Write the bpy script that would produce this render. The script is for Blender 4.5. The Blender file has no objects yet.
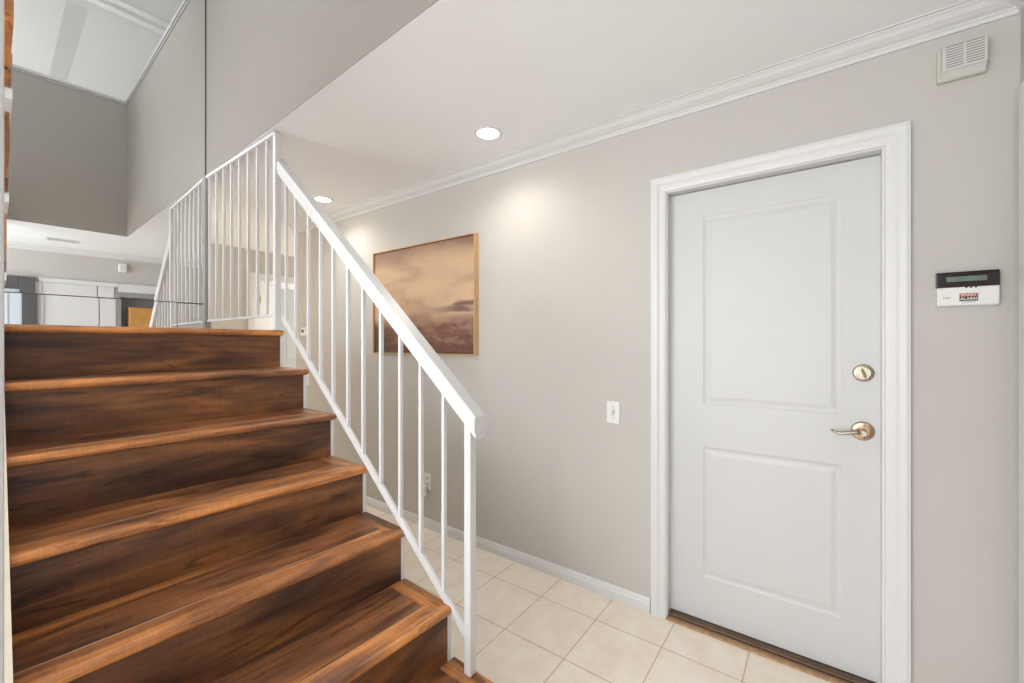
import bpy, bmesh, math, random
from mathutils import Vector, Matrix
random.seed(4)
S = bpy.context.scene
C = S.collection
R = math.radians
H = 1.317                      # eye height above the tiled floor

# ---------------------------------------------------------------- camera
cd = bpy.data.cameras.new('camera'); cam = bpy.data.objects.new('camera', cd); C.objects.link(cam)
cam.location = (0, 0, H); cam.rotation_euler = (R(90), 0, R(-53.65))
cd.sensor_width = 36; cd.lens = 421 / 1024 * 36; cd.shift_y = 1.5 / 1024; cd.clip_start = .02
S.camera = cam
S.view_settings.view_transform = 'Standard'; S.view_settings.look = 'None'
S.view_settings.gamma = 1; S.view_settings.use_curve_mapping = False
S.view_settings.exposure = 0.30
# ---------------------------------------------------------------- world + large lights
w = bpy.data.worlds.new('world'); S.world = w; w.use_nodes = True
w.node_tree.nodes['Background'].inputs[0].default_value = (.85, .92, 1, 1)
w.node_tree.nodes['Background'].inputs[1].default_value = 1.0

def area(name, loc, rot, sx, sy, power, col=(1, 1, 1)):
    l = bpy.data.lights.new(name, 'AREA'); l.shape = 'RECTANGLE'; l.size = sx; l.size_y = sy; l.energy = power; l.color = col
    o = bpy.data.objects.new(name, l); C.objects.link(o); o.location = loc; o.rotation_euler = rot
    return o
area('fill_living_room', (-3.05, 1.6, 1.35), (0, R(-104), 0), 2.0, 3.6, 138, (.94, .97, 1))  # added fill from the left, standing in for window daylight
area('fill_upper_room', (-2.9, -1.3, 3.6), (0, R(-128), 0), 1.5, 2.6, 50, (.95, .97, 1))  # added fill, out of view, brightens the upper ceiling
area('fill_stairwell', (-.1, 2.5, 4.72), (R(-42), 0, 0), 1.3, 1.3, 36, (.97, .98, 1))  # no skylight is built; added fill for stairwell walls and treads
area('fill_side_room', (4.1, 4.85, 1.5), (0, R(90), 0), 1.4, 1.0, 24, (1, .88, .70))  # added warm fill for the walls past the landing balusters
area('fill_back_room', (4.1, 6.6, 1.5), (0, R(90), 0), 1.4, 1.0, 30, (1, .97, .92))  # added fill that keeps the far doorway from going black

# ---------------------------------------------------------------- materials
def mat(name, col, rough=.5, metal=0, noise=0, scale=6, bump=0, bscale=200, spec=.5):
    m = bpy.data.materials.new(name); m.use_nodes = True; nt = m.node_tree; b = nt.nodes['Principled BSDF']
    b.inputs['Base Color'].default_value = (*col, 1); b.inputs['Roughness'].default_value = rough
    b.inputs['Metallic'].default_value = metal; b.inputs['Specular IOR Level'].default_value = spec
    tc = nt.nodes.new('ShaderNodeTexCoord')
    if noise:
        n = nt.nodes.new('ShaderNodeTexNoise'); n.inputs['Scale'].default_value = scale; n.inputs['Detail'].default_value = 4
        nt.links.new(tc.outputs['Object'], n.inputs['Vector'])
        r = nt.nodes.new('ShaderNodeValToRGB')
        r.color_ramp.elements[0].position = .3; r.color_ramp.elements[1].position = .7
        r.color_ramp.elements[0].color = (*[c * (1 - noise) for c in col], 1)
        r.color_ramp.elements[1].color = (*[min(1, c * (1 + noise)) for c in col], 1)
        nt.links.new(n.outputs['Fac'], r.inputs['Fac']); nt.links.new(r.outputs['Color'], b.inputs['Base Color'])
    if bump:
        n2 = nt.nodes.new('ShaderNodeTexNoise'); n2.inputs['Scale'].default_value = bscale
        nt.links.new(tc.outputs['Object'], n2.inputs['Vector'])
        bp = nt.nodes.new('ShaderNodeBump'); bp.inputs['Strength'].default_value = bump; bp.inputs['Distance'].default_value = .002
        nt.links.new(n2.outputs['Fac'], bp.inputs['Height']); nt.links.new(bp.outputs['Normal'], b.inputs['Normal'])
    return m

WALL = mat('greige_wall_paint', (.535, .510, .474), .75, noise=.015, scale=3, bump=.15, bscale=90)
FASCIA = mat('taupe_wall_paint', (.298, .272, .238), .7, noise=.015, scale=3, bump=.1, bscale=90)
CEIL = mat('white_ceiling_paint', (.90, .92, .94), .8, noise=.01, scale=4, bump=.25, bscale=60)
CEILU = mat('upper_ceiling_paint', (.93, .92, .895), .8, noise=.01, scale=4, bump=.25, bscale=60)
TRIM = mat('white_trim_paint', (.69, .69, .685), .38, noise=.008, scale=5)
DOORM = mat('white_door_paint', (.60, .60, .59), .42, noise=.008, scale=5)
RAILM = mat('white_railing_enamel', (.70, .695, .69), .38, noise=.01, scale=8)
STEELG = mat('grey_steel_channel', (.34, .33, .32), .45, .1, noise=.05)
CAPM = mat('grey_taupe_cap_paint', (.44, .43, .415), .5, noise=.02)
CREAM = mat('cream_skirt_paint', (.72, .64, .52), .5, noise=.05, scale=12)
BRASS = mat('satin_nickel_bronze', (.40, .285, .185), .3, 1, noise=.12, scale=60)
NICKEL = mat('brushed_nickel', (.40, .345, .28), .36, 1, noise=.04, scale=80)
DARKM = mat('dark_screw', (.05, .04, .035), .5)
THRESH = mat('dark_bronze_threshold', (.13, .075, .04), .4, .3, noise=.15, scale=25)
THRESHW = mat('oak_threshold_strip', (.42, .25, .12), .45, noise=.2, scale=40)
BLACKP = mat('black_plastic', (.018, .012, .012), .25, noise=.05)
PLATE = mat('white_plastic', (.78, .77, .745), .35, noise=.008)
IVORY = mat('ivory_plastic', (.60, .59, .55), .45, noise=.01)
IVORYD = mat('aged_ivory_plastic', (.56, .55, .47), .5, noise=.02)
LCD = mat('green_grey_lcd', (.15, .20, .165), .2, noise=.05, scale=30)
GREYF = mat('charcoal_grey_paint', (.085, .085, .088), .5, noise=.03)
GREYL = mat('mid_grey_paint', (.30, .30, .305), .5, noise=.03)
PALEB = mat('pale_blue_white_paint', (.62, .68, .74), .4, noise=.01)
AMBER = mat('amber_wood', (.56, .27, .07), .4, noise=.12, scale=10)
GOLD = mat('natural_oak_frame', (.60, .37, .17), .42, noise=.08, scale=30)
BRASSY = mat('polished_brass', (.62, .47, .2), .4, .3)
STICKR = mat('red_sticker_ink', (.42, .09, .08), .5)
STICKB = mat('black_sticker_ink', (.02, .02, .02), .5)
INKG = mat('grey_ink', (.25, .25, .25), .5)
INKW = mat('white_ink', (.8, .78, .75), .5)

def emis(name, col, s):
    m = bpy.data.materials.new(name); m.use_nodes = True; b = m.node_tree.nodes['Principled BSDF']
    b.inputs['Base Color'].default_value = (.9, .9, .9, 1)
    b.inputs['Emission Color'].default_value = (*col, 1); b.inputs['Emission Strength'].default_value = s
    return m
LAMP = emis('warm_led_lens', (1, .93, .82), 9)

def mirror_mat():
    m = bpy.data.materials.new('mirror_glass'); m.use_nodes = True; b = m.node_tree.nodes['Principled BSDF']
    b.inputs['Base Color'].default_value = (.95, .96, .955, 1); b.inputs['Metallic'].default_value = 1
    b.inputs['Roughness'].default_value = 0
    return m
MIRROR = mirror_mat()
MEDGE = mat('dark_mirror_edge', (.10, .09, .085), .4, .3)

def wood(name, axis, dark=1.0, lift=0.0):
    """laminate planks: grain runs along the given axis (0 across the flight, 1 along it)"""
    m = bpy.data.materials.new(name); m.use_nodes = True; nt = m.node_tree; L = nt.links; N = nt.nodes
    b = N['Principled BSDF']; tc = N.new('ShaderNodeTexCoord')
    oi = N.new('ShaderNodeObjectInfo')
    addv = N.new('ShaderNodeVectorMath'); addv.operation = 'MULTIPLY_ADD'
    L.new(tc.outputs['Object'], addv.inputs[0]); addv.inputs[1].default_value = (1, 1, 1)
    sc = N.new('ShaderNodeVectorMath'); sc.operation = 'SCALE'; sc.inputs[0].default_value = (7.3, 5.1, 9.7)
    L.new(oi.outputs['Random'], sc.inputs['Scale']); L.new(sc.outputs[0], addv.inputs[2])
    def mapped(sv):
        mp = N.new('ShaderNodeMapping'); mp.inputs['Scale'].default_value = sv if axis == 0 else (sv[1], sv[0], sv[2])
        L.new(addv.outputs[0], mp.inputs['Vector']); return mp
    # broad figure
    m1 = mapped((1.5, 7.5, 7.5)); n1 = N.new('ShaderNodeTexNoise'); n1.inputs['Scale'].default_value = 1.0
    n1.inputs['Detail'].default_value = 5; n1.inputs['Roughness'].default_value = .55; n1.inputs['Distortion'].default_value = .9
    L.new(m1.outputs[0], n1.inputs['Vector'])
    # fine streaks
    m2 = mapped((4, 60, 60)); n2 = N.new('ShaderNodeTexNoise'); n2.inputs['Scale'].default_value = 1.0; n2.inputs['Detail'].default_value = 6
    n2.inputs['Distortion'].default_value = .4
    L.new(m2.outputs[0], n2.inputs['Vector'])
    # dark cracks / knots
    m3 = mapped((3.0, 22, 22)); n3 = N.new('ShaderNodeTexNoise'); n3.inputs['Scale'].default_value = 1.0; n3.inputs['Detail'].default_value = 8
    n3.inputs['Distortion'].default_value = 1.8; n3.inputs['Roughness'].default_value = .6
    L.new(m3.outputs[0], n3.inputs['Vector'])
    # saw marks across the grain
    m4 = mapped((130, 3, 3)); n4 = N.new('ShaderNodeTexNoise'); n4.inputs['Scale'].default_value = 1.0
    L.new(m4.outputs[0], n4.inputs['Vector'])
    r1 = N.new('ShaderNodeValToRGB'); e = r1.color_ramp.elements
    cols = [(.30, (.034, .015, .010)), (.41, (.078, .033, .018)), (.50, (.150, .062, .027)), (.60, (.255, .102, .034)), (.72, (.40, .168, .050))]
    cols = [(p - lift, c) for p, c in cols]
    e[0].position = cols[0][0]; e[0].color = (*[c * dark for c in cols[0][1]], 1)
    e[1].position = cols[-1][0]; e[1].color = (*[c * dark for c in cols[-1][1]], 1)
    for p, c in cols[1:-1]:
        k = e.new(p); k.color = (*[x * dark for x in c], 1)
    L.new(n1.outputs['Fac'], r1.inputs['Fac'])
    r2 = N.new('ShaderNodeValToRGB'); r2.color_ramp.elements[0].position = .32; r2.color_ramp.elements[0].color = (.62, .60, .60, 1)
    r2.color_ramp.elements[1].position = .62; r2.color_ramp.elements[1].color = (1.12, 1.1, 1.08, 1)
    L.new(n2.outputs['Fac'], r2.inputs['Fac'])
    mx = N.new('ShaderNodeMix'); mx.data_type = 'RGBA'; mx.blend_type = 'MULTIPLY'; mx.inputs[0].default_value = .8
    L.new(r1.outputs[0], mx.inputs[6]); L.new(r2.outputs[0], mx.inputs[7])
    r3 = N.new('ShaderNodeValToRGB'); r3.color_ramp.elements[0].position = .33; r3.color_ramp.elements[0].color = (.25, .22, .22, 1)
    r3.color_ramp.elements[1].position = .43; r3.color_ramp.elements[1].color = (1, 1, 1, 1)
    L.new(n3.outputs['Fac'], r3.inputs['Fac'])
    mx2 = N.new('ShaderNodeMix'); mx2.data_type = 'RGBA'; mx2.blend_type = 'MULTIPLY'; mx2.inputs[0].default_value = .85
    L.new(mx.outputs[2], mx2.inputs[6]); L.new(r3.outputs[0], mx2.inputs[7])
    r4 = N.new('ShaderNodeValToRGB'); r4.color_ramp.elements[0].position = .35; r4.color_ramp.elements[0].color = (.82, .82, .82, 1)
    r4.color_ramp.elements[1].position = .6; r4.color_ramp.elements[1].color = (1, 1, 1, 1)
    L.new(n4.outputs['Fac'], r4.inputs['Fac'])
    mx3 = N.new('ShaderNodeMix'); mx3.data_type = 'RGBA'; mx3.blend_type = 'MULTIPLY'; mx3.inputs[0].default_value = .6
    L.new(mx2.outputs[2], mx3.inputs[6]); L.new(r4.outputs[0], mx3.inputs[7])
    vo = N.new('ShaderNodeTexVoronoi'); vo.inputs['Scale'].default_value = 1; m5 = mapped((2.3, 7.5, 7.5)); L.new(m5.outputs[0], vo.inputs['Vector'])
    r5 = N.new('ShaderNodeValToRGB'); e5 = r5.color_ramp.elements; e5[0].position = .03; e5[0].color = (.22, .17, .16, 1); e5[1].position = .16; e5[1].color = (1, 1, 1, 1)
    k5 = e5.new(.07); k5.color = (.75, .68, .65, 1); k5 = e5.new(.095); k5.color = (.5, .43, .4, 1)
    L.new(vo.outputs['Distance'], r5.inputs['Fac'])
    mx5 = N.new('ShaderNodeMix'); mx5.data_type = 'RGBA'; mx5.blend_type = 'MULTIPLY'; mx5.inputs[0].default_value = .8
    L.new(mx3.outputs[2], mx5.inputs[6]); L.new(r5.outputs[0], mx5.inputs[7])
    L.new(mx5.outputs[2], b.inputs['Base Color'])
    b.inputs['Roughness'].default_value = .36; b.inputs['Specular IOR Level'].default_value = .5
    bp = N.new('ShaderNodeBump'); bp.inputs['Strength'].default_value = .25; bp.inputs['Distance'].default_value = .001
    L.new(n2.outputs['Fac'], bp.inputs['Height']); L.new(bp.outputs[0], b.inputs['Normal'])
    return m
WOODX = wood('laminate_plank_across', 0, 1.55)  # one laminate: light painted into treads and nosings, risers kept darker as shade
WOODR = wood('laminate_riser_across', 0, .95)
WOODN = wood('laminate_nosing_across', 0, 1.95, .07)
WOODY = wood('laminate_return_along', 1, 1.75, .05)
SEAMM = mat('pale_seam_filler', (.45, .30, .17), .5)

def tile_mat():
    m = bpy.data.materials.new('ceramic_floor_tile'); m.use_nodes = True; nt = m.node_tree; L = nt.links; N = nt.nodes
    b = N['Principled BSDF']; tc = N.new('ShaderNodeTexCoord'); mp = N.new('ShaderNodeMapping')
    mp.inputs['Location'].default_value = (-1.5415 + 30.85, -.558 + 30.85, 0)
    L.new(tc.outputs['Object'], mp.inputs['Vector'])
    br = N.new('ShaderNodeTexBrick'); br.offset = 0; br.squash = 1
    br.inputs['Scale'].default_value = 1; br.inputs['Brick Width'].default_value = .3085; br.inputs['Row Height'].default_value = .3085
    br.inputs['Mortar Size'].default_value = .0027; br.inputs['Mortar Smooth'].default_value = .15; br.inputs['Bias'].default_value = 0
    br.inputs['Color1'].default_value = (.88, .80, .70, 1); br.inputs['Color2'].default_value = (.90, .83, .74, 1); br.inputs['Mortar'].default_value = (.60, .48, .34, 1)
    L.new(mp.outputs[0], br.inputs['Vector'])
    n = N.new('ShaderNodeTexNoise'); n.inputs['Scale'].default_value = 9; n.inputs['Detail'].default_value = 7; n.inputs['Roughness'].default_value = .65
    L.new(tc.outputs['Object'], n.inputs['Vector'])
    r = N.new('ShaderNodeValToRGB'); r.color_ramp.elements[0].position = .3; r.color_ramp.elements[0].color = (.90, .84, .75, 1)
    r.color_ramp.elements[1].position = .62; r.color_ramp.elements[1].color = (1, 1, 1, 1)
    L.new(n.outputs['Fac'], r.inputs['Fac'])
    mx = N.new('ShaderNodeMix'); mx.data_type = 'RGBA'; mx.blend_type = 'MULTIPLY'; mx.inputs[0].default_value = .8
    L.new(br.outputs['Color'], mx.inputs[6]); L.new(r.outputs[0], mx.inputs[7]); L.new(mx.outputs[2], b.inputs['Base Color'])
    b.inputs['Roughness'].default_value = .42
    bp = N.new('ShaderNodeBump'); bp.inputs['Strength'].default_value = .5; bp.inputs['Distance'].default_value = .002; bp.invert = True
    L.new(br.outputs['Fac'], bp.inputs['Height']); L.new(bp.outputs[0], b.inputs['Normal'])
    return m
TILE = tile_mat()

def painting_mat(y0, y1, z0, z1):
    """an abstract moorland under a wide cloudy sky; s runs left to right, t bottom to top"""
    m = bpy.data.materials.new('painted_landscape_canvas'); m.use_nodes = True; nt = m.node_tree; L = nt.links; N = nt.nodes
    b = N['Principled BSDF']; tc = N.new('ShaderNodeTexCoord'); sp = N.new('ShaderNodeSeparateXYZ'); L.new(tc.outputs['Object'], sp.inputs[0])
    def mr(sock, a, c):
        k = N.new('ShaderNodeMapRange'); k.inputs[1].default_value = a; k.inputs[2].default_value = c; L.new(sock, k.inputs[0]); return k.outputs[0]
    s = mr(sp.outputs[1], y1, y0); t = mr(sp.outputs[2], z0, z1)
    cv = N.new('ShaderNodeCombineXYZ'); L.new(s, cv.inputs[0]); L.new(t, cv.inputs[1])
    def noise(sv, det=5, dist=.3, off=(0, 0, 0)):
        mp = N.new('ShaderNodeMapping'); mp.inputs['Scale'].default_value = sv; mp.inputs['Location'].default_value = off
        L.new(cv.outputs[0], mp.inputs[0]); n = N.new('ShaderNodeTexNoise'); n.inputs['Scale'].default_value = 1
        n.inputs['Detail'].default_value = det; n.inputs['Distortion'].default_value = dist; L.new(mp.outputs[0], n.inputs[0]); return n.outputs['Fac']
    def ramp(sock, stops):
        r = N.new('ShaderNodeValToRGB'); e = r.color_ramp.elements
        e[0].position, e[0].color = stops[0][0], (*stops[0][1], 1); e[1].position, e[1].color = stops[-1][0], (*stops[-1][1], 1)
        for p, c in stops[1:-1]: e.new(p).color = (*c, 1)
        L.new(sock, r.inputs[0]); return r.outputs[0]
    def mth(op, a, c, clamp=False):
        k = N.new('ShaderNodeMath'); k.operation = op; k.use_clamp = clamp
        for i, q in enumerate((a, c)):
            if isinstance(q, (int, float)): k.inputs[i].default_value = q
            else: L.new(q, k.inputs[i])
        return k.outputs[0]
    def mix(f, a, c, mode='MIX'):
        k = N.new('ShaderNodeMix'); k.data_type = 'RGBA'; k.blend_type = mode
        if isinstance(f, (int, float)): k.inputs[0].default_value = f
        else: L.new(f, k.inputs[0])
        for i, q in ((6, a), (7, c)):
            if isinstance(q, tuple): k.inputs[i].default_value = (*q, 1)
            else: L.new(q, k.inputs[i])
        return k.outputs[2]
    clouds = noise((2.2, 3.6, 1), 6, .6)
    wob = mth('MULTIPLY', mth('SUBTRACT', noise((2.5, 4, 1), 5, .8, (3, 1, 0)), .5), .22)
    tt = mth('ADD', t, wob)
    base = ramp(tt, [(0, (.13, .05, .03)), (.10, (.20, .08, .045)), (.24, (.27, .125, .08)), (.31, (.48, .29, .19)), (.36, (.60, .41, .27)), (.55, (.66, .46, .29)), (.80, (.62, .43, .28)), (1, (.34, .20, .145))])
    cl = ramp(clouds, [(.34, (.74, .68, .66)), (.5, (1, 1, 1)), (.66, (1.12, 1.1, 1.06))])
    col = mix(1.0, base, cl, 'MULTIPLY')
    # mottled pale patches in the moor
    pf = mth('MULTIPLY', mr(noise((5, 11, 1), 7, 1.2, (7, 2, 0)), .52, .66), mr(t, .36, .26))
    col = mix(mth('MULTIPLY', pf, .6), col, (.40, .25, .19))
    df = mth('MULTIPLY', mr(noise((6, 9, 1), 7, 1.0, (1, 9, 0)), .50, .62), mr(t, .33, .25))
    col = mix(mth('MULTIPLY', df, .6), col, (.075, .03, .022))
    # dark plum bank at the right horizon
    bank = mth('MULTIPLY', mr(mth('ABSOLUTE', mth('SUBTRACT', tt, .405), 0), .045, .012), mr(s, .55, .85))
    col = mix(mth('MULTIPLY', bank, .85), col, (.14, .06, .055))
    # dark lower-left corner with ochre flecks
    ll = mth('MULTIPLY', mr(s, .34, .12), mr(t, .34, .22)); col = mix(mth('MULTIPLY', ll, .75), col, (.085, .035, .015))
    fl = mth('MULTIPLY', mth('MULTIPLY', mr(noise((26, 30, 1), 3, 0, (4, 4, 0)), .60, .66), mr(s, .34, .2)), mth('MULTIPLY', mr(t, .32, .28), mr(t, .08, .16)))
    col = mix(mth('MULTIPLY', fl, .7), col, (.38, .23, .04))
    col = mix(1.0, col, (.88, .85, .82), 'MULTIPLY'); L.new(col, b.inputs['Base Color']); b.inputs['Roughness'].default_value = .55
    return m

# ---------------------------------------------------------------- helpers
A = R(2.4)                       # the flight is turned 2.4 degrees from the wall
def tag(o, label=None, cat=None, group=None, kind=None):
    if label: o['label'] = label
    if cat: o['category'] = cat
    if group: o['group'] = group
    if kind: o['kind'] = kind
    return o
def obj(name, bm, m, parent=None, rot=0, bevel=0, smooth=False, seg=2):
    me = bpy.data.meshes.new(name)
    bmesh.ops.recalc_face_normals(bm, faces=bm.faces[:])
    bm.to_mesh(me); bm.free()
    for k in (m if isinstance(m, (list, tuple)) else [m]): me.materials.append(k)
    o = bpy.data.objects.new(name, me); C.objects.link(o)
    if parent: o.parent = parent
    elif rot: o.rotation_euler = (0, 0, rot)
    if bevel:
        b = o.modifiers.new('bevel', 'BEVEL'); b.width = bevel; b.segments = seg; b.limit_method = 'ANGLE'; b.angle_limit = R(40)
        b.harden_normals = False
    if smooth:
        for p in me.polygons: p.use_smooth = True
    return o
def empty(name, loc=(0, 0, 0), rz=0, parent=None):
    o = bpy.data.objects.new(name, None); o.empty_display_size = .1; C.objects.link(o); o.location = loc; o.rotation_euler = (0, 0, rz)
    if parent: o.parent = parent
    return o
def box(bm, x0, x1, y0, y1, z0, z1):
    vs = [bm.verts.new((x, y, z)) for z in (z0, z1) for x, y in ((x0, y0), (x1, y0), (x1, y1), (x0, y1))]
    for f in ((3, 2, 1, 0), (4, 5, 6, 7), (0, 1, 5, 4), (1, 2, 6, 5), (2, 3, 7, 6), (3, 0, 4, 7)):
        bm.faces.new([vs[i] for i in f])
    return bm
def B(*a):
    bm = bmesh.new()
    for q in (a if isinstance(a[0], (tuple, list)) else [a]): box(bm, *q)
    return bm
def loft(bm, rings, cap=True, closed=True):
    rs = [[bm.verts.new(p) for p in r] for r in rings]
    n = len(rs[0])
    for a, b in zip(rs, rs[1:]):
        for i in range(n if closed else n - 1):
            bm.faces.new((a[i], a[(i + 1) % n], b[(i + 1) % n], b[i]))
    if cap:
        bm.faces.new(rs[0][::-1]); bm.faces.new(rs[-1])
    return bm
def prism(bm, poly, axis, a, b):
    """poly in the two other axes (order x,y,z without axis), swept a..b"""
    def P(p, t):
        q = list(p); q.insert(axis, t); return tuple(q)
    return loft(bm, [[P(p, a) for p in poly], [P(p, b) for p in poly]])
def lathe(bm, prof, c, axis=(1, 0, 0), n=32, sy=1.0):
    """prof: (distance along axis, radius)"""
    ax = Vector(axis).normalized(); up = Vector((0, 0, 1)) if abs(ax.z) < .9 else Vector((1, 0, 0))
    e1 = ax.cross(up).normalized(); e2 = ax.cross(e1)
    rings = [[tuple(Vector(c) + ax * d + (e1 * math.cos(2 * math.pi * i / n) + e2 * math.sin(2 * math.pi * i / n)) * max(r, 1e-4)) for i in range(n)] for d, r in prof]
    return loft(bm, rings)
def tube(bm, pts, rad, n=12, flat=1.0):
    pts = [Vector(p) for p in pts]; rings = []
    for i, p in enumerate(pts):
        t = (pts[min(i + 1, len(pts) - 1)] - pts[max(i - 1, 0)]).normalized()
        e1 = t.cross(Vector((0, 0, 1)));  e1 = e1.normalized() if e1.length > 1e-4 else Vector((1, 0, 0)); e2 = t.cross(e1).normalized()
        r = rad[i] if isinstance(rad, (list, tuple)) else rad
        rings.append([tuple(p + e1 * r * flat * math.cos(2 * math.pi * k / n) + e2 * r * math.sin(2 * math.pi * k / n)) for k in range(n)])
    return loft(bm, rings)
def bar(bm, p, q, wx, wz_profile):
    """bar from p to q in a stair-parallel vertical plane; profile [(across, up)] swept"""
    p = Vector(p); q = Vector(q); t = (q - p).normalized(); side = t.cross(Vector((0, 0, 1))).normalized(); up = side.cross(t).normalized()
    rings = [[tuple(c + side * a + up * b) for a, b in wz_profile] for c in (p, q)]
    return loft(bm, rings)
def rect(w, h): return [(-w / 2, -h / 2), (w / 2, -h / 2), (w / 2, h / 2), (-w / 2, h / 2)]
def W(v, u, z=0):                # flight coordinates -> world
    return (v * math.cos(A) + u * math.sin(A), -v * math.sin(A) + u * math.cos(A), z)
def struct(name, bm, m, **k):
    return tag(obj(name, bm, m, **k), kind='structure')
def text(name, body, size, loc, rot, m, parent=None, ext=.0004, bold=0, sx=1):
    cu = bpy.data.curves.new(name, 'FONT'); cu.body = body; cu.size = size; cu.extrude = ext; cu.offset = bold
    cu.align_x = 'CENTER'; cu.align_y = 'CENTER'; cu.materials.append(m)
    t = bpy.data.objects.new(name + '_tmp', cu); C.objects.link(t)
    bpy.context.view_layer.update()
    me = bpy.data.meshes.new_from_object(t.evaluated_get(bpy.context.evaluated_depsgraph_get()))
    me.name = name
    bpy.data.objects.remove(t); bpy.data.curves.remove(cu)
    o = bpy.data.objects.new(name, me); C.objects.link(o); o.location = loc; o.rotation_euler = rot; o.scale = (sx, 1, 1)
    if parent: o.parent = parent
    return o

CZ = H + 1.125                   # hall ceiling
WX = 2.065                       # right wall face
FY = -.516                        # front wall face
FARY = 5.54
UM = 3.392                       # mirror plane (flight coordinate)
UPC = 4.92                       # upper ceiling
UPF = 1.386 * 2                  # upper floor level
# ---------------------------------------------------------------- the shell
struct('floor', B(-3.2, 4.2, -.9, 5.9, -.12, 0), TILE)
# right wall with a door opening
DY0, DY1, DZ = -.183, .599, H + .722
RW0, RW1 = WX, WX + .14
struct('wall_right', B((RW0, RW1, FY, DY0, 0, CZ), (RW0, RW1, DY1, 4.144, 0, CZ), (RW0, RW1, DY0, DY1, DZ, CZ)), WALL)
struct('wall_front', B((-3.2, 1.02, FY - .12, FY, 0, CZ), (1.40, 4.2, FY - .12, FY, 0, CZ), (1.02, 1.40, FY - .12, FY, 1.955, CZ)), WALL)
# far wall with a doorway
FD0, FD1, FDZ = 2.26, 3.08, H + .785
struct('wall_far', B((-3.2, FD0, FARY, FARY + .12, 0, CZ), (FD1, 4.2, FARY, FARY + .12, 0, CZ), (FD0, FD1, FARY, FARY + .12, FDZ, CZ)), WALL)
struct('wall_side_room', B(4.2, 4.32, FY - .12, 7.4, 0, CZ), WALL)
struct('wall_back_room', B((1.6, 4.2, 7.3, 7.4, 0, CZ), (1.6, 1.7, FARY + .12, 7.3, 0, CZ)), WALL)
struct('floor_back_room', B(1.6, 4.2, 5.9, 7.4, -.12, 0), TILE)
# left wall with a broad window
struct('wall_left', B((-3.32, -3.2, -.63, -.3, 0, UPC), (-3.32, -3.2, 3.5, 5.66, 0, UPC), (-3.32, -3.2, -.3, 3.5, 0, .3), (-3.32, -3.2, -.3, 3.5, 2.38, 3.0), (-3.32, -3.2, -.3, 3.5, 4.75, UPC)), WALL)
# hall ceiling with the stairwell cut out (opening in flight coordinates, built as a ring of polygons)
OP = [W(-1.02, .817), W(.928, .817), W(.928, UM + .14), W(-1.02, UM + .14)]
def ceil_ring(z0, z1):
    bm = bmesh.new()
    out = [(-3.2, FY - .12), (4.2, FY - .12), (4.2, 7.4), (-3.2, 7.4)]
    inn = [(p[0], p[1]) for p in OP]
    lv = []
    for z in (z0, z1):
        lv.append(([bm.verts.new((x, y, z)) for x, y in out], [bm.verts.new((x, y, z)) for x, y in inn]))
    for i in range(4):
        j = (i + 1) % 4
        for (o, n) in lv: bm.faces.new((o[i], o[j], n[j], n[i]))
        bm.faces.new((lv[0][0][i], lv[0][0][j], lv[1][0][j], lv[1][0][i]))
        bm.faces.new((lv[0][1][i], lv[0][1][j], lv[1][1][j], lv[1][1][i]))
    return bm
struct('ceiling', ceil_ring(CZ, UPF), CEIL)
# stairwell fascia: taupe half walls carried up as the upper floor's guard
FT = H + 2.546
struct('wall_stairwell_right', B((.9255, .93, .82, UM, CZ + .0005, UPF), (.9255, 1.03, .70, UM, UPF, FT - .03)), FASCIA, rot=-A)
struct('wall_stairwell_back', B((.045, .9255, .815, .8195, CZ + .0005, UPF), (.045, .9255, .715, .8195, UPF, FT - .03)), FASCIA, rot=-A)
def cap(v0, v1, u0, u1):
    return B((v0, v1, u0, u1, FT - .03, FT), (v0 + .012, v1 - .012, u0 + .012, u1 - .012, FT - .05, FT - .03))
struct('trim_1', B((.908, 1.05, .695, UM, FT - .03, FT), (.917, 1.04, .70, UM, FT - .045, FT - .03)), CAPM, rot=-A, bevel=.004)
struct('trim_2', B((.045, .908, .695, .838, FT - .03, FT), (.045, .908, .706, .828, FT - .045, FT - .03)), CAPM, rot=-A, bevel=.004)
# wall carrying the mirror
struct('wall_mirror', B(-1.02, .945, UM + .008, UM + .128, 0, UPC), WALL, rot=-A)
# upper room
struct('wall_upper_right', B(4.2, 4.32, -4, 7.4, UPF, UPC), CEIL)
struct('wall_upper_front', B(-3.2, 4.2, -3.2, -3.08, UPF, UPC), CEIL)
struct('wall_upper_far', B(-3.2, 4.2, 7.4, 7.5, UPF, UPC), CEIL)
struct('floor_upper', B(-3.2, 4.2, -3.2, FY - .12, UPF - .3, UPF), TILE)
struct('ceiling_upper', B(-3.2, 4.2, -3.2, 7.4, UPC, UPC + .1), CEILU)
bm = bmesh.new(); loft(bm, [[(v, u, z) for v, z in ((-2.9, UPC - .035), (.515, UPC - .035), (.685, UPC), (-2.9, UPC))] for u in (-2.9, .80)])
struct('trim_3', bm, CEILU, rot=-A)
struct('trim_4', B((-3.0, 3.5, .80, .94, UPC - .24, UPC), (-3.0, 3.5, .94, 1.02, UPC - .19, UPC), (-3.0, 3.5, 1.02, 3.37, UPC - .14, UPC)), CEILU, rot=-A)

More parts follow.
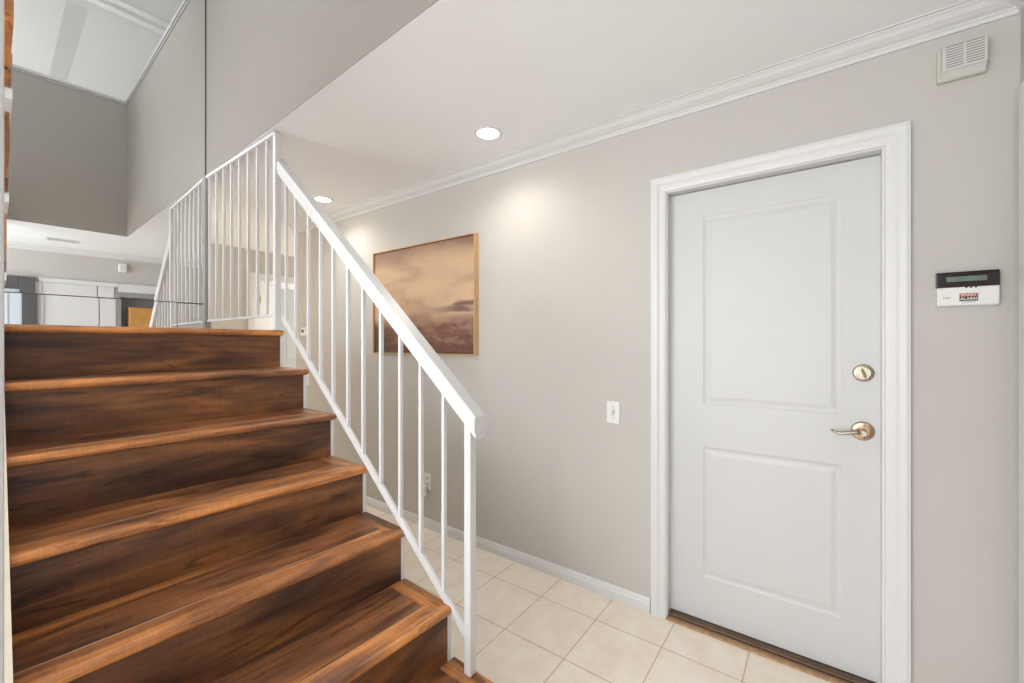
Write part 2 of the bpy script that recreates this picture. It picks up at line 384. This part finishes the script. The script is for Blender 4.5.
# ---------------------------------------------------------------- crown, baseboards, casings
crown = [(0, 0), (0, -.062), (-.007, -.062), (-.007, -.050), (-.013, -.046), (-.013, -.041), (-.026, -.036), (-.042, -.026), (-.053, -.014), (-.060, -.010), (-.060, -.004), (-.070, -.004), (-.070, 0)]
bm = bmesh.new()
r0 = [(WX + x, FY - x, CZ + z) for x, z in crown]; r1 = [(WX + x, 4.144, CZ + z) for x, z in crown]
loft(bm, [r0, r1])
struct('trim_5', bm, TRIM)
bm = bmesh.new(); loft(bm, [[(-3.2, FY - x, CZ + z) for x, z in crown], [(WX + x, FY - x, CZ + z) for x, z in crown]])
struct('trim_6', bm, TRIM)
bb = [(0, 0), (-.014, 0), (-.014, .040), (-.010, .048), (-.010, .056), (-.004, .066), (0, .066)]
def base(name, y0, y1):
    bm = bmesh.new(); prism(bm, [(WX + x, z) for x, z in bb], 1, y0, y1)
    return struct(name, bm, TRIM)
base('baseboard_right', .676, 4.144); base('baseboard_right_front', FY, -.256)
bm = bmesh.new(); prism(bm, [(FARY + x, z) for x, z in bb], 0, -3.2, 2.19); struct('baseboard_far', bm, TRIM)
# entry door casing: profile from the outside edge in
cas = [(0, 0), (0, -.020), (.012, -.022), (.030, -.020), (.040, -.014), (.055, -.013), (.066, -.010), (.070, -.004), (.070, 0)]
def casing(name, wx, y0, y1, z1, m=TRIM, prof=cas):
    """mitred three-sided casing round an opening in a wall whose face is x=wx (outer corners y0,y1,z1)"""
    bm = bmesh.new(); rings = []
    for (y, z, sy, sz) in ((y0, 0, 1, 0), (y0, z1, 1, -1), (y1, z1, -1, -1), (y1, 0, -1, 0)):
        rings.append([(wx + d, y + sy * a, z + sz * a) for a, d in prof])
    loft(bm, rings); return struct(name, bm, m)
casing('trim_7', WX, DY0 - .072, DY1 + .070, H + .792)
# jamb and stops
struct('trim_8', B((WX - .002, RW1, DY0 - .006, DY0 + .004, 0, DZ + .004), (WX - .002, RW1, DY1 - .004, DY1 + .006, 0, DZ + .004), (WX - .002, RW1, DY0, DY1, DZ - .004, DZ + .006),
                 (WX + .090, RW1, DY0 + .004, DY0 + .016, 0, DZ - .004), (WX + .090, WX + .102, DY1 - .014, DY1 - .004, 0, DZ - .004), (WX + .090, WX + .102, DY0 + .004, DY1 - .004, DZ - .012, DZ - .004)), TRIM, bevel=.0015)

# ---------------------------------------------------------------- entry door
door = tag(empty('door_1', (WX + .052, .21, 0)), kind='structure')
def door_leaf(y0, y1, z0, z1, x, th, panels):
    """front face at x looking to -x, with moulded panels (rings of rectangles)"""
    bm = bmesh.new()
    ys = sorted({y0, y1, *[p[0] for p in panels], *[p[1] for p in panels]}); zs = sorted({z0, z1, *[p[2] for p in panels], *[p[3] for p in panels]})
    inside = lambda a, b, c, d: any(a >= p[0] - 1e-6 and b <= p[1] + 1e-6 and c >= p[2] - 1e-6 and d <= p[3] + 1e-6 for p in panels)
    vg = {(a, c): bm.verts.new((x, a, c)) for a in ys for c in zs}
    for a, b in zip(ys, ys[1:]):
        for c, d in zip(zs, zs[1:]):
            if not inside(a, b, c, d): bm.faces.new((vg[a, c], vg[a, d], vg[b, d], vg[b, c]))
    for (a, b, c, d) in panels:
        prev = [vg[a, c], vg[a, d], vg[b, d], vg[b, c]]
        for ins, dep in ((.006, .003), (.012, .0045), (.020, .0045), (.036, .0018), (.042, .0016)):
            cur = [bm.verts.new((x + dep, yy, zz)) for yy, zz in ((a + ins, c + ins), (a + ins, d - ins), (b - ins, d - ins), (b - ins, c + ins))]
            for i in range(4): bm.faces.new((prev[i], prev[(i + 1) % 4], cur[(i + 1) % 4], cur[i]))
            prev = cur
        bm.faces.new(prev)
    bk = {(a, c): bm.verts.new((x + th, a, c)) for a in (y0, y1) for c in (z0, z1)}
    bm.faces.new((bk[y0, z0], bk[y1, z0], bk[y1, z1], bk[y0, z1]))
    bott = [vg[a, z0] for a in ys]; top = [vg[a, z1] for a in ys]; lf = [vg[y0, c] for c in zs]; rg = [vg[y1, c] for c in zs]
    bm.faces.new(bott + [bk[y1, z0], bk[y0, z0]]); bm.faces.new(top + [bk[y1, z1], bk[y0, z1]])
    bm.faces.new(lf + [bk[y0, z1], bk[y0, z0]]); bm.faces.new(rg + [bk[y1, z1], bk[y1, z0]])
    return bm
oy = -.21
leaf = obj('door_leaf', door_leaf(DY0 + .004 + oy, DY1 - .004 + oy, .022, DZ - .008, 0, .035,
           [(-.066 + oy, .448 + oy, H - .286, H + .592), (-.066 + oy, .448 + oy, H - 1.092, H - .483)]), DOORM, door)
ds = empty('deadbolt', (0, -.129 + oy, H - .116), 0, door)
bm = bmesh.new(); lathe(bm, [(.004, 0), (.004, .033), (-.006, .033), (-.011, .030), (-.013, .022), (-.013, 0)], (0, 0, 0))
obj('rosette', bm, NICKEL, ds, smooth=False, bevel=.001)
bm = bmesh.new(); tube(bm, [(-.016, .004, .015), (-.026, .002, .004), (-.026, -.003, -.008), (-.016, -.006, -.015)], [.0045, .006, .006, .0045], flat=.8); box(bm, -.024, -.012, -.004, .004, -.005, .005)
obj('thumb_turn', bm, NICKEL, ds, bevel=.001)
for sy in (-1, 1):
    bm = bmesh.new(); lathe(bm, [(-.0125, 0), (-.0125, .0035), (-.0145, .003), (-.0145, 0)], (0, sy * .015, -.010), n=12); obj('screw', bm, BRASS, ds)
lv = empty('lever_set', (0, -.127 + oy, H - .340), 0, door)
bm = bmesh.new(); lathe(bm, [(.004, 0), (.004, .036), (-.006, .036), (-.012, .033), (-.014, .020), (-.014, 0)], (0, 0, 0))
obj('rosette', bm, BRASS, lv, bevel=.001)
bm = bmesh.new(); lathe(bm, [(-.013, .013), (-.030, .011), (-.034, .012), (-.050, .012), (-.052, .010), (-.052, 0)], (0, 0, -.003), n=24)
obj('lever_hub', bm, NICKEL, lv)
bm = bmesh.new(); tube(bm, [(-.043, 0, -.003), (-.046, .022, -.001), (-.048, .048, -.006), (-.048, .070, -.010), (-.046, .088, -.006), (-.042, .098, .002)], [.009, .008, .007, .0065, .005, .003])
obj('lever_handle', bm, NICKEL, lv, smooth=True)
for sz in (-1, 1):
    bm = bmesh.new(); lathe(bm, [(-.0125, 0), (-.0125, .0035), (-.015, .003), (-.015, 0)], (0, -.004, sz * .023), n=12); obj('screw', bm, DARKM, lv)
# threshold
th = struct('threshold', B((WX + .005, RW1, DY0 + .004, DY1 - .004, 0, .012), (WX + .012, WX + .050, DY0 + .004, DY1 - .004, .012, .020)), THRESH, bevel=.003)
obj('threshold_strip', B(WX - .018, WX + .005, DY0 + .0, DY1 + .0, 0.0005, .008), THRESHW, th, bevel=.002)
# added backing, unseen beyond the door, that blocks light leaks
struct('light_block_behind_door', B(RW1 + .001, RW1 + .05, DY0 - .1, DY1 + .1, 0, DZ + .1), WALL)

# casing of the neighbouring doorway on the front wall (its edge shows at the right of the view)
struct('trim_9', B((1.90, 1.982, FY, FY + .022, 0, H + .80), (1.912, 1.972, FY + .022, FY + .028, 0, H + .79)), TRIM, bevel=.004)

# ---------------------------------------------------------------- front wall as the mirror shows it
# white closet doors with casing, charcoal framed door, grey alcove with a cabinet
HZ = H + .755
cl = tag(empty('door_2', (.68, FY, 0)), kind='structure')
obj('header', B(-.33, .34, 0, .03, HZ - .05, HZ), TRIM, cl, bevel=.004)
obj('jamb', B(-.41, -.31, 0, .03, 0, HZ - .05), TRIM, cl, bevel=.004)
obj('header_board', B(.34, .78, 0, .025, 1.965, HZ), TRIM, cl, bevel=.004)
obj('door_panel', B(-.31, .145, 0, .018, .02, HZ - .05), TRIM, cl, bevel=.003)
obj('door_panel', B(.155, .30, 0, .018, .02, HZ - .05), TRIM, cl, bevel=.003)
gd = tag(empty('door_3', (.05, FY, 0)), kind='structure')
obj('door_frame', B((.155, .27, 0, .06, 0, HZ - .005), (-.85, .155, 0, .06, HZ - .15, HZ - .005), (-.95, -.85, 0, .06, 0, HZ - .005)), GREYF, gd, bevel=.004)
obj('door_leaf', B((-.85, .155, 0, .02, 0.01, HZ - .09), (-.75, .055, .02, .028, .2, .95), (-.75, .055, .02, .028, 1.05, HZ - .2)), PALEB, gd, bevel=.004)
# alcove
al = struct('alcove', B((1.02, 1.40, FY - .13, FY - .11, 0, 1.955), (1.02, 1.03, FY - .11, FY - .0, 0, 1.955), (1.39, 1.40, FY - .11, FY - .0, 0, 1.955), (1.02, 1.40, FY - .11, FY, 1.945, 1.955)), GREYL)
obj('alcove_frame', B((.985, 1.03, FY, FY + .02, 0, 1.965), (1.03, 1.45, FY, FY + .02, 1.90, 1.965)), GREYL, al, bevel=.003)
cb = tag(empty('wooden_cabinet', (1.22, FY + .02, 0)), 'tall amber wooden cabinet in the grey alcove, seen in the mirror', 'cabinet')
obj('cabinet_body', B(-.12, .14, -.12, .06, .05, 1.775), AMBER, cb, bevel=.004)
obj('cabinet_base', B(-.11, .13, -.11, .05, 0, .05), GREYF, cb)
obj('cabinet_door', B(-.115, .135, .061, .078, .06, 1.765), AMBER, cb, bevel=.003)
bm = bmesh.new(); tube(bm, [(.11, .078, .95), (.11, .10, .955), (.11, .10, 1.045), (.11, .078, 1.05)], .005, 8); obj('handle', bm, NICKEL, cb)
# door chime box on the front wall
chm = tag(empty('chime_box', (1.06, FY, H + .955)), 'small white chime box high on the greige wall, seen in the mirror', 'door chime')
obj('housing', B(-.04, .04, 0, .045, -.055, .055), PLATE, chm, bevel=.012)
obj('grille', B(*[(-.028, .028, .0445, .0462, z, z + .005) for z in (-.03, -.018, -.006, .006, .018)]), IVORY, chm)
# ceiling register
vr = tag(empty('ceiling_register', (*W(.52, .075)[:2], CZ), -A), 'white air register in the hall ceiling, seen in the mirror', 'vent')
obj('frame', B((-.13, .13, -.075, -.055, -.008, 0), (-.13, .13, .055, .075, -.008, 0), (-.13, -.11, -.055, .055, -.008, 0), (.11, .13, -.055, .055, -.008, 0)), TRIM, vr, bevel=.002)
for i in range(8):
    y = -.048 + i * .0135
    bm = bmesh.new(); loft(bm, [[(x, y - .004, -.006), (x, y - .003, -.007), (x, y + .006, -.001), (x, y + .005, 0)] for x in (-.11, .11)])
    obj('louver', bm, INKG if i % 2 else TRIM, vr)

# ---------------------------------------------------------------- mirror
mir = tag(empty('wall_mirror_panels', (*W(0, UM)[:2], 0), -A), 'large frameless wall mirror of stacked panes behind the landing', 'mirror')
SEAM = H + .262
ML = -1.0
LZ = 7 * .198
def pane(v0, v1, z0, z1):
    return obj('pane', B(v0, v1, 0.0, .006, z0, z1), MIRROR, mir)
pane(ML, .918, SEAM + .002, UPC - .05)
lp = pane(ML, .765, LZ + .002, SEAM - .002)
lp2 = pane(.769, .918, LZ + .002, SEAM - .002)
lp.rotation_euler = (0, 0, R(-.12)); lp.location = (0, -.0018, 0)
obj('seam', B((ML, .918, -.0012, .004, SEAM - .004, SEAM + .004), (.7645, .7695, -.0012, .004, LZ + .002, SEAM)), MEDGE, mir)
obj('edge_strip', B(.918, .9275, -.004, .006, CZ, UPC - .05), MEDGE, mir)

# ---------------------------------------------------------------- staircase
K = [.824 + .259 * i for i in range(7)]            # nosing fronts of treads 1..7
K[6] = 2.378
Zk = [.198 * (i + 1) for i in range(7)]
def Rv(u): return .987 + .018 * (2.4 - u)          # right-hand end of the risers
V0 = .034
st = tag(empty('staircase', (0, 0, 0), -A), 'straight lower flight of dark laminate stairs beside the white railing', 'stairs')
NT = .030; ND = .078; RW_ = .078
def nose_profile(front):
    """(u, z) bullnose profile, front edge at u=front, back at front+ND; top at 0"""
    p = []
    for k in range(7):
        a = R(-90 + 180 * k / 6); p.append((front + .013 - .013 * math.cos(a), -NT / 2 + NT / 2 * math.sin(a)))
    return p + [(front + ND, 0), (front + ND, -NT + .012), (front + .03, -NT + .012), (front + .03, -NT)]
def tread(u0, u1, z, vend, name='tread', last=False, left=V0):
    vr = vend - RW_
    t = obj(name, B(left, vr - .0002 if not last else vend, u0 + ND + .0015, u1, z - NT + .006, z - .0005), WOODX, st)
    prof = nose_profile(u0); bm = bmesh.new()
    loft(bm, [[(left, u, z + d) for u, d in prof], [(vend - (u - u0), u, z + d) for u, d in prof]])
    obj('nosing', bm, WOODN, t)
    obj('seam_strip', B(left, vr, u0 + ND - .001, u0 + ND + .0025, z - .010, z + .0004), SEAMM, t)
    # return along the open end, mitred into the nosing
    bm = bmesh.new()
    def rp(u_end):
        out = []
        for uu, d in nose_profile(0):      # same profile turned to face +v; uu = distance in from the edge
            out.append((vend - uu, (u0 + uu) if u_end is None else u_end, z + d))
        return out
    loft(bm, [rp(None), rp(u1)])
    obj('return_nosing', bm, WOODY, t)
    return t
for i in range(6):
    u0 = K[i]; u1 = K[i + 1] + .018
    tread(u0, u1, Zk[i], Rv(u0) + .020 if i else 1.052)
for i in range(7):
    u = K[i] + .018; z0 = Zk[i - 1] - .001 if i else 0
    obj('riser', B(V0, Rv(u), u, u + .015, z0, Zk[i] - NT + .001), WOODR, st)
# landing
lt = tread(K[6], UM - .002, Zk[6], 1.004, 'landing')
# open-side white stringer cut to the steps
def saw(v0f, v1f, bottom=True):
    pts = []
    for i in range(7):
        u = K[i] + .0175; z0 = Zk[i - 1] - NT - .0005 if i else 0; pts += [(u, max(z0, 0)), (u, Zk[i] - NT - .0005)]
    pts += [(UM, Zk[6] - NT - .0005), (UM, 0)]
    bm = bmesh.new()
    a = [bm.verts.new((Rv(u) + v0f, u, z)) for u, z in pts]; b = [bm.verts.new((Rv(u) + v1f, u, z)) for u, z in pts]
    bm.faces.new(a); bm.faces.new(b[::-1]); n = len(pts)
    for i in range(n): bm.faces.new((a[i], a[(i + 1) % n], b[(i + 1) % n], b[i]))
    bm.normal_update()
    bmesh.ops.triangulate(bm, faces=[f for f in bm.faces if len(f.verts) > 4])
    return bm
obj('stringer', saw(.0005, .0155), TRIM, st)
# left skirt board rising with the flight
bm = bmesh.new()
sk = [(K[1] - .10, 0), (K[1] - .10, .33), (K[6] + .02, Zk[6] + .012), (UM - .01, Zk[6] + .012), (UM - .01, 0)]
a = [bm.verts.new((V0 - .0155, u, z)) for u, z in sk]; b = [bm.verts.new((V0 - .0005, u, z)) for u, z in sk]
bm.faces.new(a); bm.faces.new(b[::-1])
for i in range(5): bm.faces.new((a[i], a[(i + 1) % 5], b[(i + 1) % 5], b[i]))
obj('skirt_board', bm, CREAM, st)

# upper flight, turning back over the camera's left
uf = tag(empty('staircase', (0, 0, 0), -A), 'edge of the upper flight with brown steps and white trim at the far left', 'stairs')
for k in range(1, 7):
    uf0 = 2.378 - .259 * (k - 1); uf1 = uf0 - .259; z = LZ + .198 * k
    obj('tread', B(-.98, .036, max(uf1 - .015, .826), uf0 + .018, z - .04, z), WOODX, uf, bevel=.004)
    obj('riser', B(-.98, .030, uf0 - .016, uf0 - .001, z - .198, z - .04), WOODR, uf)
    obj('end_block', B(.012, .034, uf1, uf0 - .02, z - .198 + .0, z - .10), WOODY, uf)
    obj('trim_block', B(.010, .0385, uf1 + .001, uf0 - .001, z - .065, z + .045), TRIM, uf)

# narrow wall end at the far left
struct('wall_end', B(-.17, .0116, .72, .84, 0, CZ), TRIM, rot=-A, bevel=.003)

# ---------------------------------------------------------------- stair railing
rl = tag(empty('stair_railing', (0, 0, 0), -A), 'sloping white railing running up the open side of the stairs', 'railing')
NW = (1.024, 1.004)
n0 = Vector((1.024, .985, 0)); 
TOPP = Vector((.985, 2.405, H + .966)); BOTP = Vector((1.024, .955, H - .278))   # handrail centre line
hr = [(-.024, .027), (.024, .027), (.031, .019), (.031, -.010), (.026, -.015), (.026, -.026), (.021, -.030), (-.021, -.030), (-.026, -.026), (-.026, -.015), (-.031, -.010), (-.031, .019)]
bm = bmesh.new()
# vertical-plane cut ends
def sweep_vertical(bm, p, q, prof):
    t = (q - p).normalized(); side = t.cross(Vector((0, 0, 1))).normalized(); c = math.hypot(t.x, t.y)
    loft(bm, [[tuple(e + side * a + Vector((0, 0, b / c))) for a, b in prof] for e in (p, q)])
sweep_vertical(bm, BOTP, TOPP, hr)
obj('handrail', bm, RAILM, rl)
obj('newel_post', B(NW[0] - .015, NW[0] + .015, NW[1] - .015, NW[1] + .015, Zk[0], H - .275), RAILM, rl, bevel=.003)
LB = Vector((1.022, 1.018, H - .992)); LT = Vector((.988, 2.365, H + .140))
bm = bmesh.new(); sweep_vertical(bm, LB, LT, rect(.014, .028)); obj('bottom_rail', bm, RAILM, rl, bevel=.002)
def on(a, b, u): return a + (b - a) * ((u - a.y) / (b.y - a.y))
BU = [2.322, 2.217, 2.088, 1.972, 1.860, 1.738, 1.622, 1.497, 1.372, 1.252, 1.128]
for u in BU:
    p = on(LB, LT, u); q = on(BOTP, TOPP, u)
    obj('baluster', B(p.x - .0068, p.x + .0068, u - .0068, u + .0068, p.z - .012, q.z - .026), RAILM, rl)

# landing balustrade up to the ceiling opening
lr = tag(empty('landing_railing', (0, 0, 0), -A), 'tall white balustrade on the landing, reaching up under the taupe stairwell wall', 'railing')
P0 = Vector((.963, 2.375, 0)); P1 = Vector((.930, UM - .022, 0))
def lp_(u): return on(P0, P1, u)
obj('post', B(P0.x - .015, P0.x + .015, P0.y - .015, P0.y + .015, LZ + .001, H + 1.112), RAILM, lr, bevel=.002)
bm = bmesh.new(); sweep_vertical(bm, P0 + Vector((0, 0, H + 1.112)), P1 + Vector((0, 0, H + 1.112)), rect(.032, .018)); obj('top_rail', bm, RAILM, lr)
bm = bmesh.new(); sweep_vertical(bm, P0 + Vector((0, 0, H + .148)), P1 + Vector((0, 0, H + .148)), rect(.014, .012)); obj('bottom_rail', bm, RAILM, lr)
for k in range(8):
    u = 2.488 + .1212 * k; p = lp_(u)
    obj('baluster', B(p.x - .007, p.x + .007, u - .007, u + .007, H + .150, H + 1.105), RAILM, lr)
obj('wall_post', B(P1.x - .020, P1.x + .018, P1.y - .005, P1.y + .020, LZ + .001, H + 1.122), STEELG, lr, bevel=.001)

# ---------------------------------------------------------------- recessed lights
def can(x, y, label, power):
    o = tag(empty('recessed_light', (x, y, CZ)), label, 'ceiling light', 'recessed lights along the hall ceiling')
    bm = bmesh.new()
    prof = [(.058, -.001), (.060, -.006), (.066, -.007), (.072, -.005), (.075, 0), (.058, 0)]
    n = 40; loft(bm, [[(r * math.cos(2 * math.pi * i / n), r * math.sin(2 * math.pi * i / n), z) for r, z in prof] for i in range(n)], cap=False)
    # close the ring
    obj('trim_ring', bm, TRIM, o)
    bm = bmesh.new(); lathe(bm, [(0, 0), (0, .060), (.003, .060), (.003, 0)], (0, 0, 0), (0, 0, -1), 40)
    obj('lens', bm, LAMP, o)
    l = bpy.data.lights.new('recessed_lamp', 'SPOT'); l.energy = power; l.color = (1, .93, .85); l.spot_size = R(150); l.spot_blend = .9; l.shadow_soft_size = .05
    q = bpy.data.objects.new('recessed_lamp', l); C.objects.link(q); q.location = (x, y, CZ - .02)
    return o
can(1.74, 1.44, 'round recessed ceiling light nearer the door, above the painting side of the hall', 13)
can(1.775, 3.14, 'round recessed ceiling light farther down the hall, just past the handrail', 15)

# ---------------------------------------------------------------- added uplighter, out of view, that brightens the ceiling
fl = tag(empty('added_floor_lamp', (-1.45, .10, 0)), 'slim white uplighter added left of the entry, outside the view, to brighten the ceiling', 'floor lamp')
bm = bmesh.new(); lathe(bm, [(0, .14), (.012, .14), (.025, .12), (.03, .02), (.03, 0)], (0, 0, 0), (0, 0, 1)); obj('base', bm, RAILM, fl)
bm = bmesh.new(); lathe(bm, [(.03, .011), (1.66, .011)], (0, 0, 0), (0, 0, 1), 16); obj('pole', bm, RAILM, fl)
bm = bmesh.new(); lathe(bm, [(1.65, .03), (1.67, .08), (1.74, .16), (1.80, .20), (1.80, .193), (1.745, .15), (1.68, .07), (1.67, .0)], (0, 0, 0), (0, 0, 1), 40); obj('lamp_shade', bm, RAILM, fl)
l = bpy.data.lights.new('fill_uplight', 'SPOT'); l.energy = 46; l.color = (.99, .99, 1); l.spot_size = R(165); l.spot_blend = .4; l.shadow_soft_size = .12
q = bpy.data.objects.new('fill_uplight', l); C.objects.link(q); q.location = (-1.45, .10, 1.83); q.rotation_euler = (R(180), 0, 0)

cl2 = tag(empty('added_ceiling_lamp', (.35, 4.6, CZ)), 'round flush lamp added behind the mirror wall, outside the view, to warm the back hall', 'ceiling lamp')  # added lamp, unseen, warms the walls beyond the balusters
bm = bmesh.new(); lathe(bm, [(0, .15), (.03, .15), (.03, .14), (0, .14)], (0, 0, 0), (0, 0, -1), 40); obj('ring', bm, TRIM, cl2)
bm = bmesh.new(); lathe(bm, [(.005, 0), (.005, .135), (.04, .12), (.07, .08), (.085, .0)], (0, 0, 0), (0, 0, -1), 40); obj('lamp_shade', bm, LAMP, cl2)
l = bpy.data.lights.new('hall_fill', 'POINT'); l.energy = 22; l.color = (1, .84, .64); l.shadow_soft_size = .12
q = bpy.data.objects.new('hall_fill', l); C.objects.link(q); q.location = (.35, 4.6, CZ - .25)

# ---------------------------------------------------------------- painting
pt = tag(empty('framed_painting', (WX, 2.322, H + .314)), 'framed sepia landscape painting of moor and clouds on the greige hall wall', 'painting')
py0, py1, pz0, pz1 = -.530, .526, -.390, .388
obj('canvas', B(-.030, -.008, py0 + .006, py1 - .006, pz0 + .006, pz1 - .006), painting_mat(py0, py1, pz0, pz1), pt)
for nm, q in (('frame_side', (-.042, 0, py0 - .004, py0 + .002, pz0 - .004, pz1 + .004)), ('frame_side', (-.042, 0, py1 - .002, py1 + .004, pz0 - .004, pz1 + .004)),
              ('frame_side', (-.042, 0, py0 + .002, py1 - .002, pz0 - .004, pz0 + .002)), ('frame_side', (-.042, 0, py0 + .002, py1 - .002, pz1 - .002, pz1 + .004))):
    obj(nm, B(*q), GOLD, pt)

# ---------------------------------------------------------------- switch, outlets, thermostat
sw = tag(empty('light_switch', (WX, .868, H - .358)), 'white light switch plate on the wall between painting and door', 'light switch')
obj('wall_plate', B(-.006, 0, -.035, .035, -.057, .057), PLATE, sw, bevel=.003)
obj('toggle_frame', B(-.0072, -.006, -.010, .010, -.019, .019), IVORY, sw)
bm = bmesh.new(); loft(bm, [[(-.007, -.005, -.008), (-.007, .005, -.008), (-.007, .005, .006), (-.007, -.005, .006)], [(-.017, -.004, .006), (-.017, .004, .006), (-.017, .004, .012), (-.017, -.004, .012)]])
obj('toggle', bm, PLATE, sw)
for k in (-1, 1):
    bm = bmesh.new(); lathe(bm, [(0, .003), (.0015, .0025)], (-.006, 0, k * .030), (-1, 0, 0), 12); obj('screw', bm, INKG, sw)
ot = tag(empty('wall_outlet', (WX, 2.262, H - .985)), 'white electrical outlet low on the wall behind the balusters', 'outlet')
obj('wall_plate', B(-.006, 0, -.035, .035, -.057, .057), PLATE, ot, bevel=.003)
obj('receptacle', B((-.008, -.006, -.016, .016, .008, .036), (-.008, -.006, -.016, .016, -.036, -.008)), IVORY, ot, bevel=.001)
obj('slot', B(*[(-.0085, -.0079, y - .001, y + .001, z, z + .009) for y in (-.006, .006) for z in (.018,)]), DARKM, ot)
ni = tag(empty('plug_in_night_light', (WX - .0085, 2.275, H - 1.035)), 'slim white plug-in device hanging from the low wall outlet', 'night light')
obj('plug_body', B(-.034, 0, -.018, .018, -.052, .020), PLATE, ni, bevel=.006)
obj('shade', B(-.042, -.030, -.014, .014, -.046, .004), IVORY, ni, bevel=.004)
obj('plug_button', B(-.0355, -.034, -.005, .005, .010, .016), DARKM, ni)
tm = tag(empty('thermostat', (WX, 3.962, H + .107)), 'small white control with a dark dial at the far end of the hall wall', 'thermostat')
obj('housing', B(-.022, 0, -.055, .055, -.04, .04), PLATE, tm, bevel=.006)
obj('display', B(-.0235, -.022, -.005, .032, -.008, .018), DARKM, tm)
s2 = tag(empty('light_switch', (WX, 3.93, H - .345)), 'white switch plate at the far end of the hall wall, below the small control', 'light switch')
obj('wall_plate', B(-.006, 0, -.035, .035, -.057, .057), PLATE, s2, bevel=.003)
obj('toggle', B(-.014, -.006, -.005, .005, -.006, .012), IVORY, s2)

# ---------------------------------------------------------------- alarm keypad
X0 = WX - .026
kp = tag(empty('alarm_keypad', (WX, -.394, H + .181)), 'white alarm keypad with black display band on the wall right of the door', 'alarm keypad')
bm = bmesh.new(); prism(bm, [(0, -.058), (-.024, -.055), (-.026, -.050), (-.026, .008), (0, .008)], 1, -.072, .074)
obj('housing', bm, PLATE, kp, bevel=.003)
bm = bmesh.new(); prism(bm, [(0, .008), (-.027, .008), (-.027, .051), (-.022, .060), (0, .062)], 1, -.072, .074)
obj('display_band', bm, BLACKP, kp, bevel=.002)
obj('screen', B(-.0285, -.027, -.043, .051, .026, .043), LCD, kp)
for i, y in enumerate((.004, -.007, -.018)):
    bm = bmesh.new(); lathe(bm, [(0, .003), (.002, .0026), (.0025, 0)], (-.0265, y, .006), (-1, 0, 0), 12); obj('button', bm, BLACKP, kp)
lb = obj('sticker', B((-.0270, -.0262, -.023, .020, -.026, -.014)), STICKR, kp)
lb2 = obj('sticker', B((-.0270, -.0262, -.023, .020, -.040, -.026)), STICKB, kp)
rt = (R(90), 0, R(-90))
text('lettering', 'SMART', .0115, (-.0272, -.0015, -.0200), rt, INKW, kp, .0002, 0, 1.05)
text('lettering', 'ALARM', .0125, (-.0272, -.0015, -.0330), rt, INKW, kp, .0002, .0002, 1.0)
text('lettering', 'SECURITY', .0065, (-.0264, -.0015, -.0445), rt, INKG, kp, .0002, 0, 1.1)
text('lettering', 'DSC', .0085, (-.0264, .050, -.028), rt, INKG, kp, .0002, .0001, 1.2)

# ---------------------------------------------------------------- sounder / grille box high on the wall
sb = tag(empty('siren_box', (WX, -.380, H + .951)), 'ivory louvred siren box high on the wall under the crown moulding', 'siren box')
obj('back_box', B(-.020, 0, -.060, .058, -.053, .058), IVORYD, sb, bevel=.003)
bm = bmesh.new(); prism(bm, [(-.020, -.050), (-.040, -.030), (-.046, -.030), (-.046, .050), (-.040, .056), (-.020, .056)], 1, -.056, .050)
obj('cover', bm, IVORY, sb, bevel=.004)
for i in range(9):
    z = -.022 + i * .0085
    for y0, y1 in ((-.048, -.006), (.000, .042)):
        obj('louver_slot', B(-.0466, -.0455, y0, y1, z, z + .0035), INKG, sb)

# ---------------------------------------------------------------- far doorway
def ycas(name, wy, x0, x1, z1):
    bm = bmesh.new(); rings = []
    for (x, z, sx, sz) in ((x0, 0, 1, 0), (x0, z1, 1, -1), (x1, z1, -1, -1), (x1, 0, -1, 0)):
        rings.append([(x + sx * a, wy + d, z + sz * a) for a, d in cas])
    loft(bm, rings); return struct(name, bm, TRIM)
ycas('trim_10', FARY, FD0 - .07, FD1 + .07, FDZ + .07)
struct('trim_11', B((FD0 - .006, FD0 + .004, FARY - .002, FARY + .12, 0, FDZ), (FD1 - .004, FD1 + .006, FARY - .002, FARY + .12, 0, FDZ), (FD0, FD1, FARY - .002, FARY + .12, FDZ - .004, FDZ + .004)), TRIM)
d4 = tag(empty('door_4', (FD1 - .02, FARY + .06, 0), R(0)), kind='structure')
lf = obj('door_leaf', B((-.46, 0, -.018, .018, .012, H + .70), (-.40, -.06, -.024, -.018, .25, .95), (-.40, -.06, -.024, -.018, 1.1, H + .6)), PALEB, d4, bevel=.004)
for z in (H + .515,):
    obj('hinge', B((-.815, -.803, -.06, -.045, z - .05, z + .05)), BRASSY, d4)
obj('strike_plate', B(-.75, -.70, .0, .006, H + .50, H + .58), BRASSY, d4)
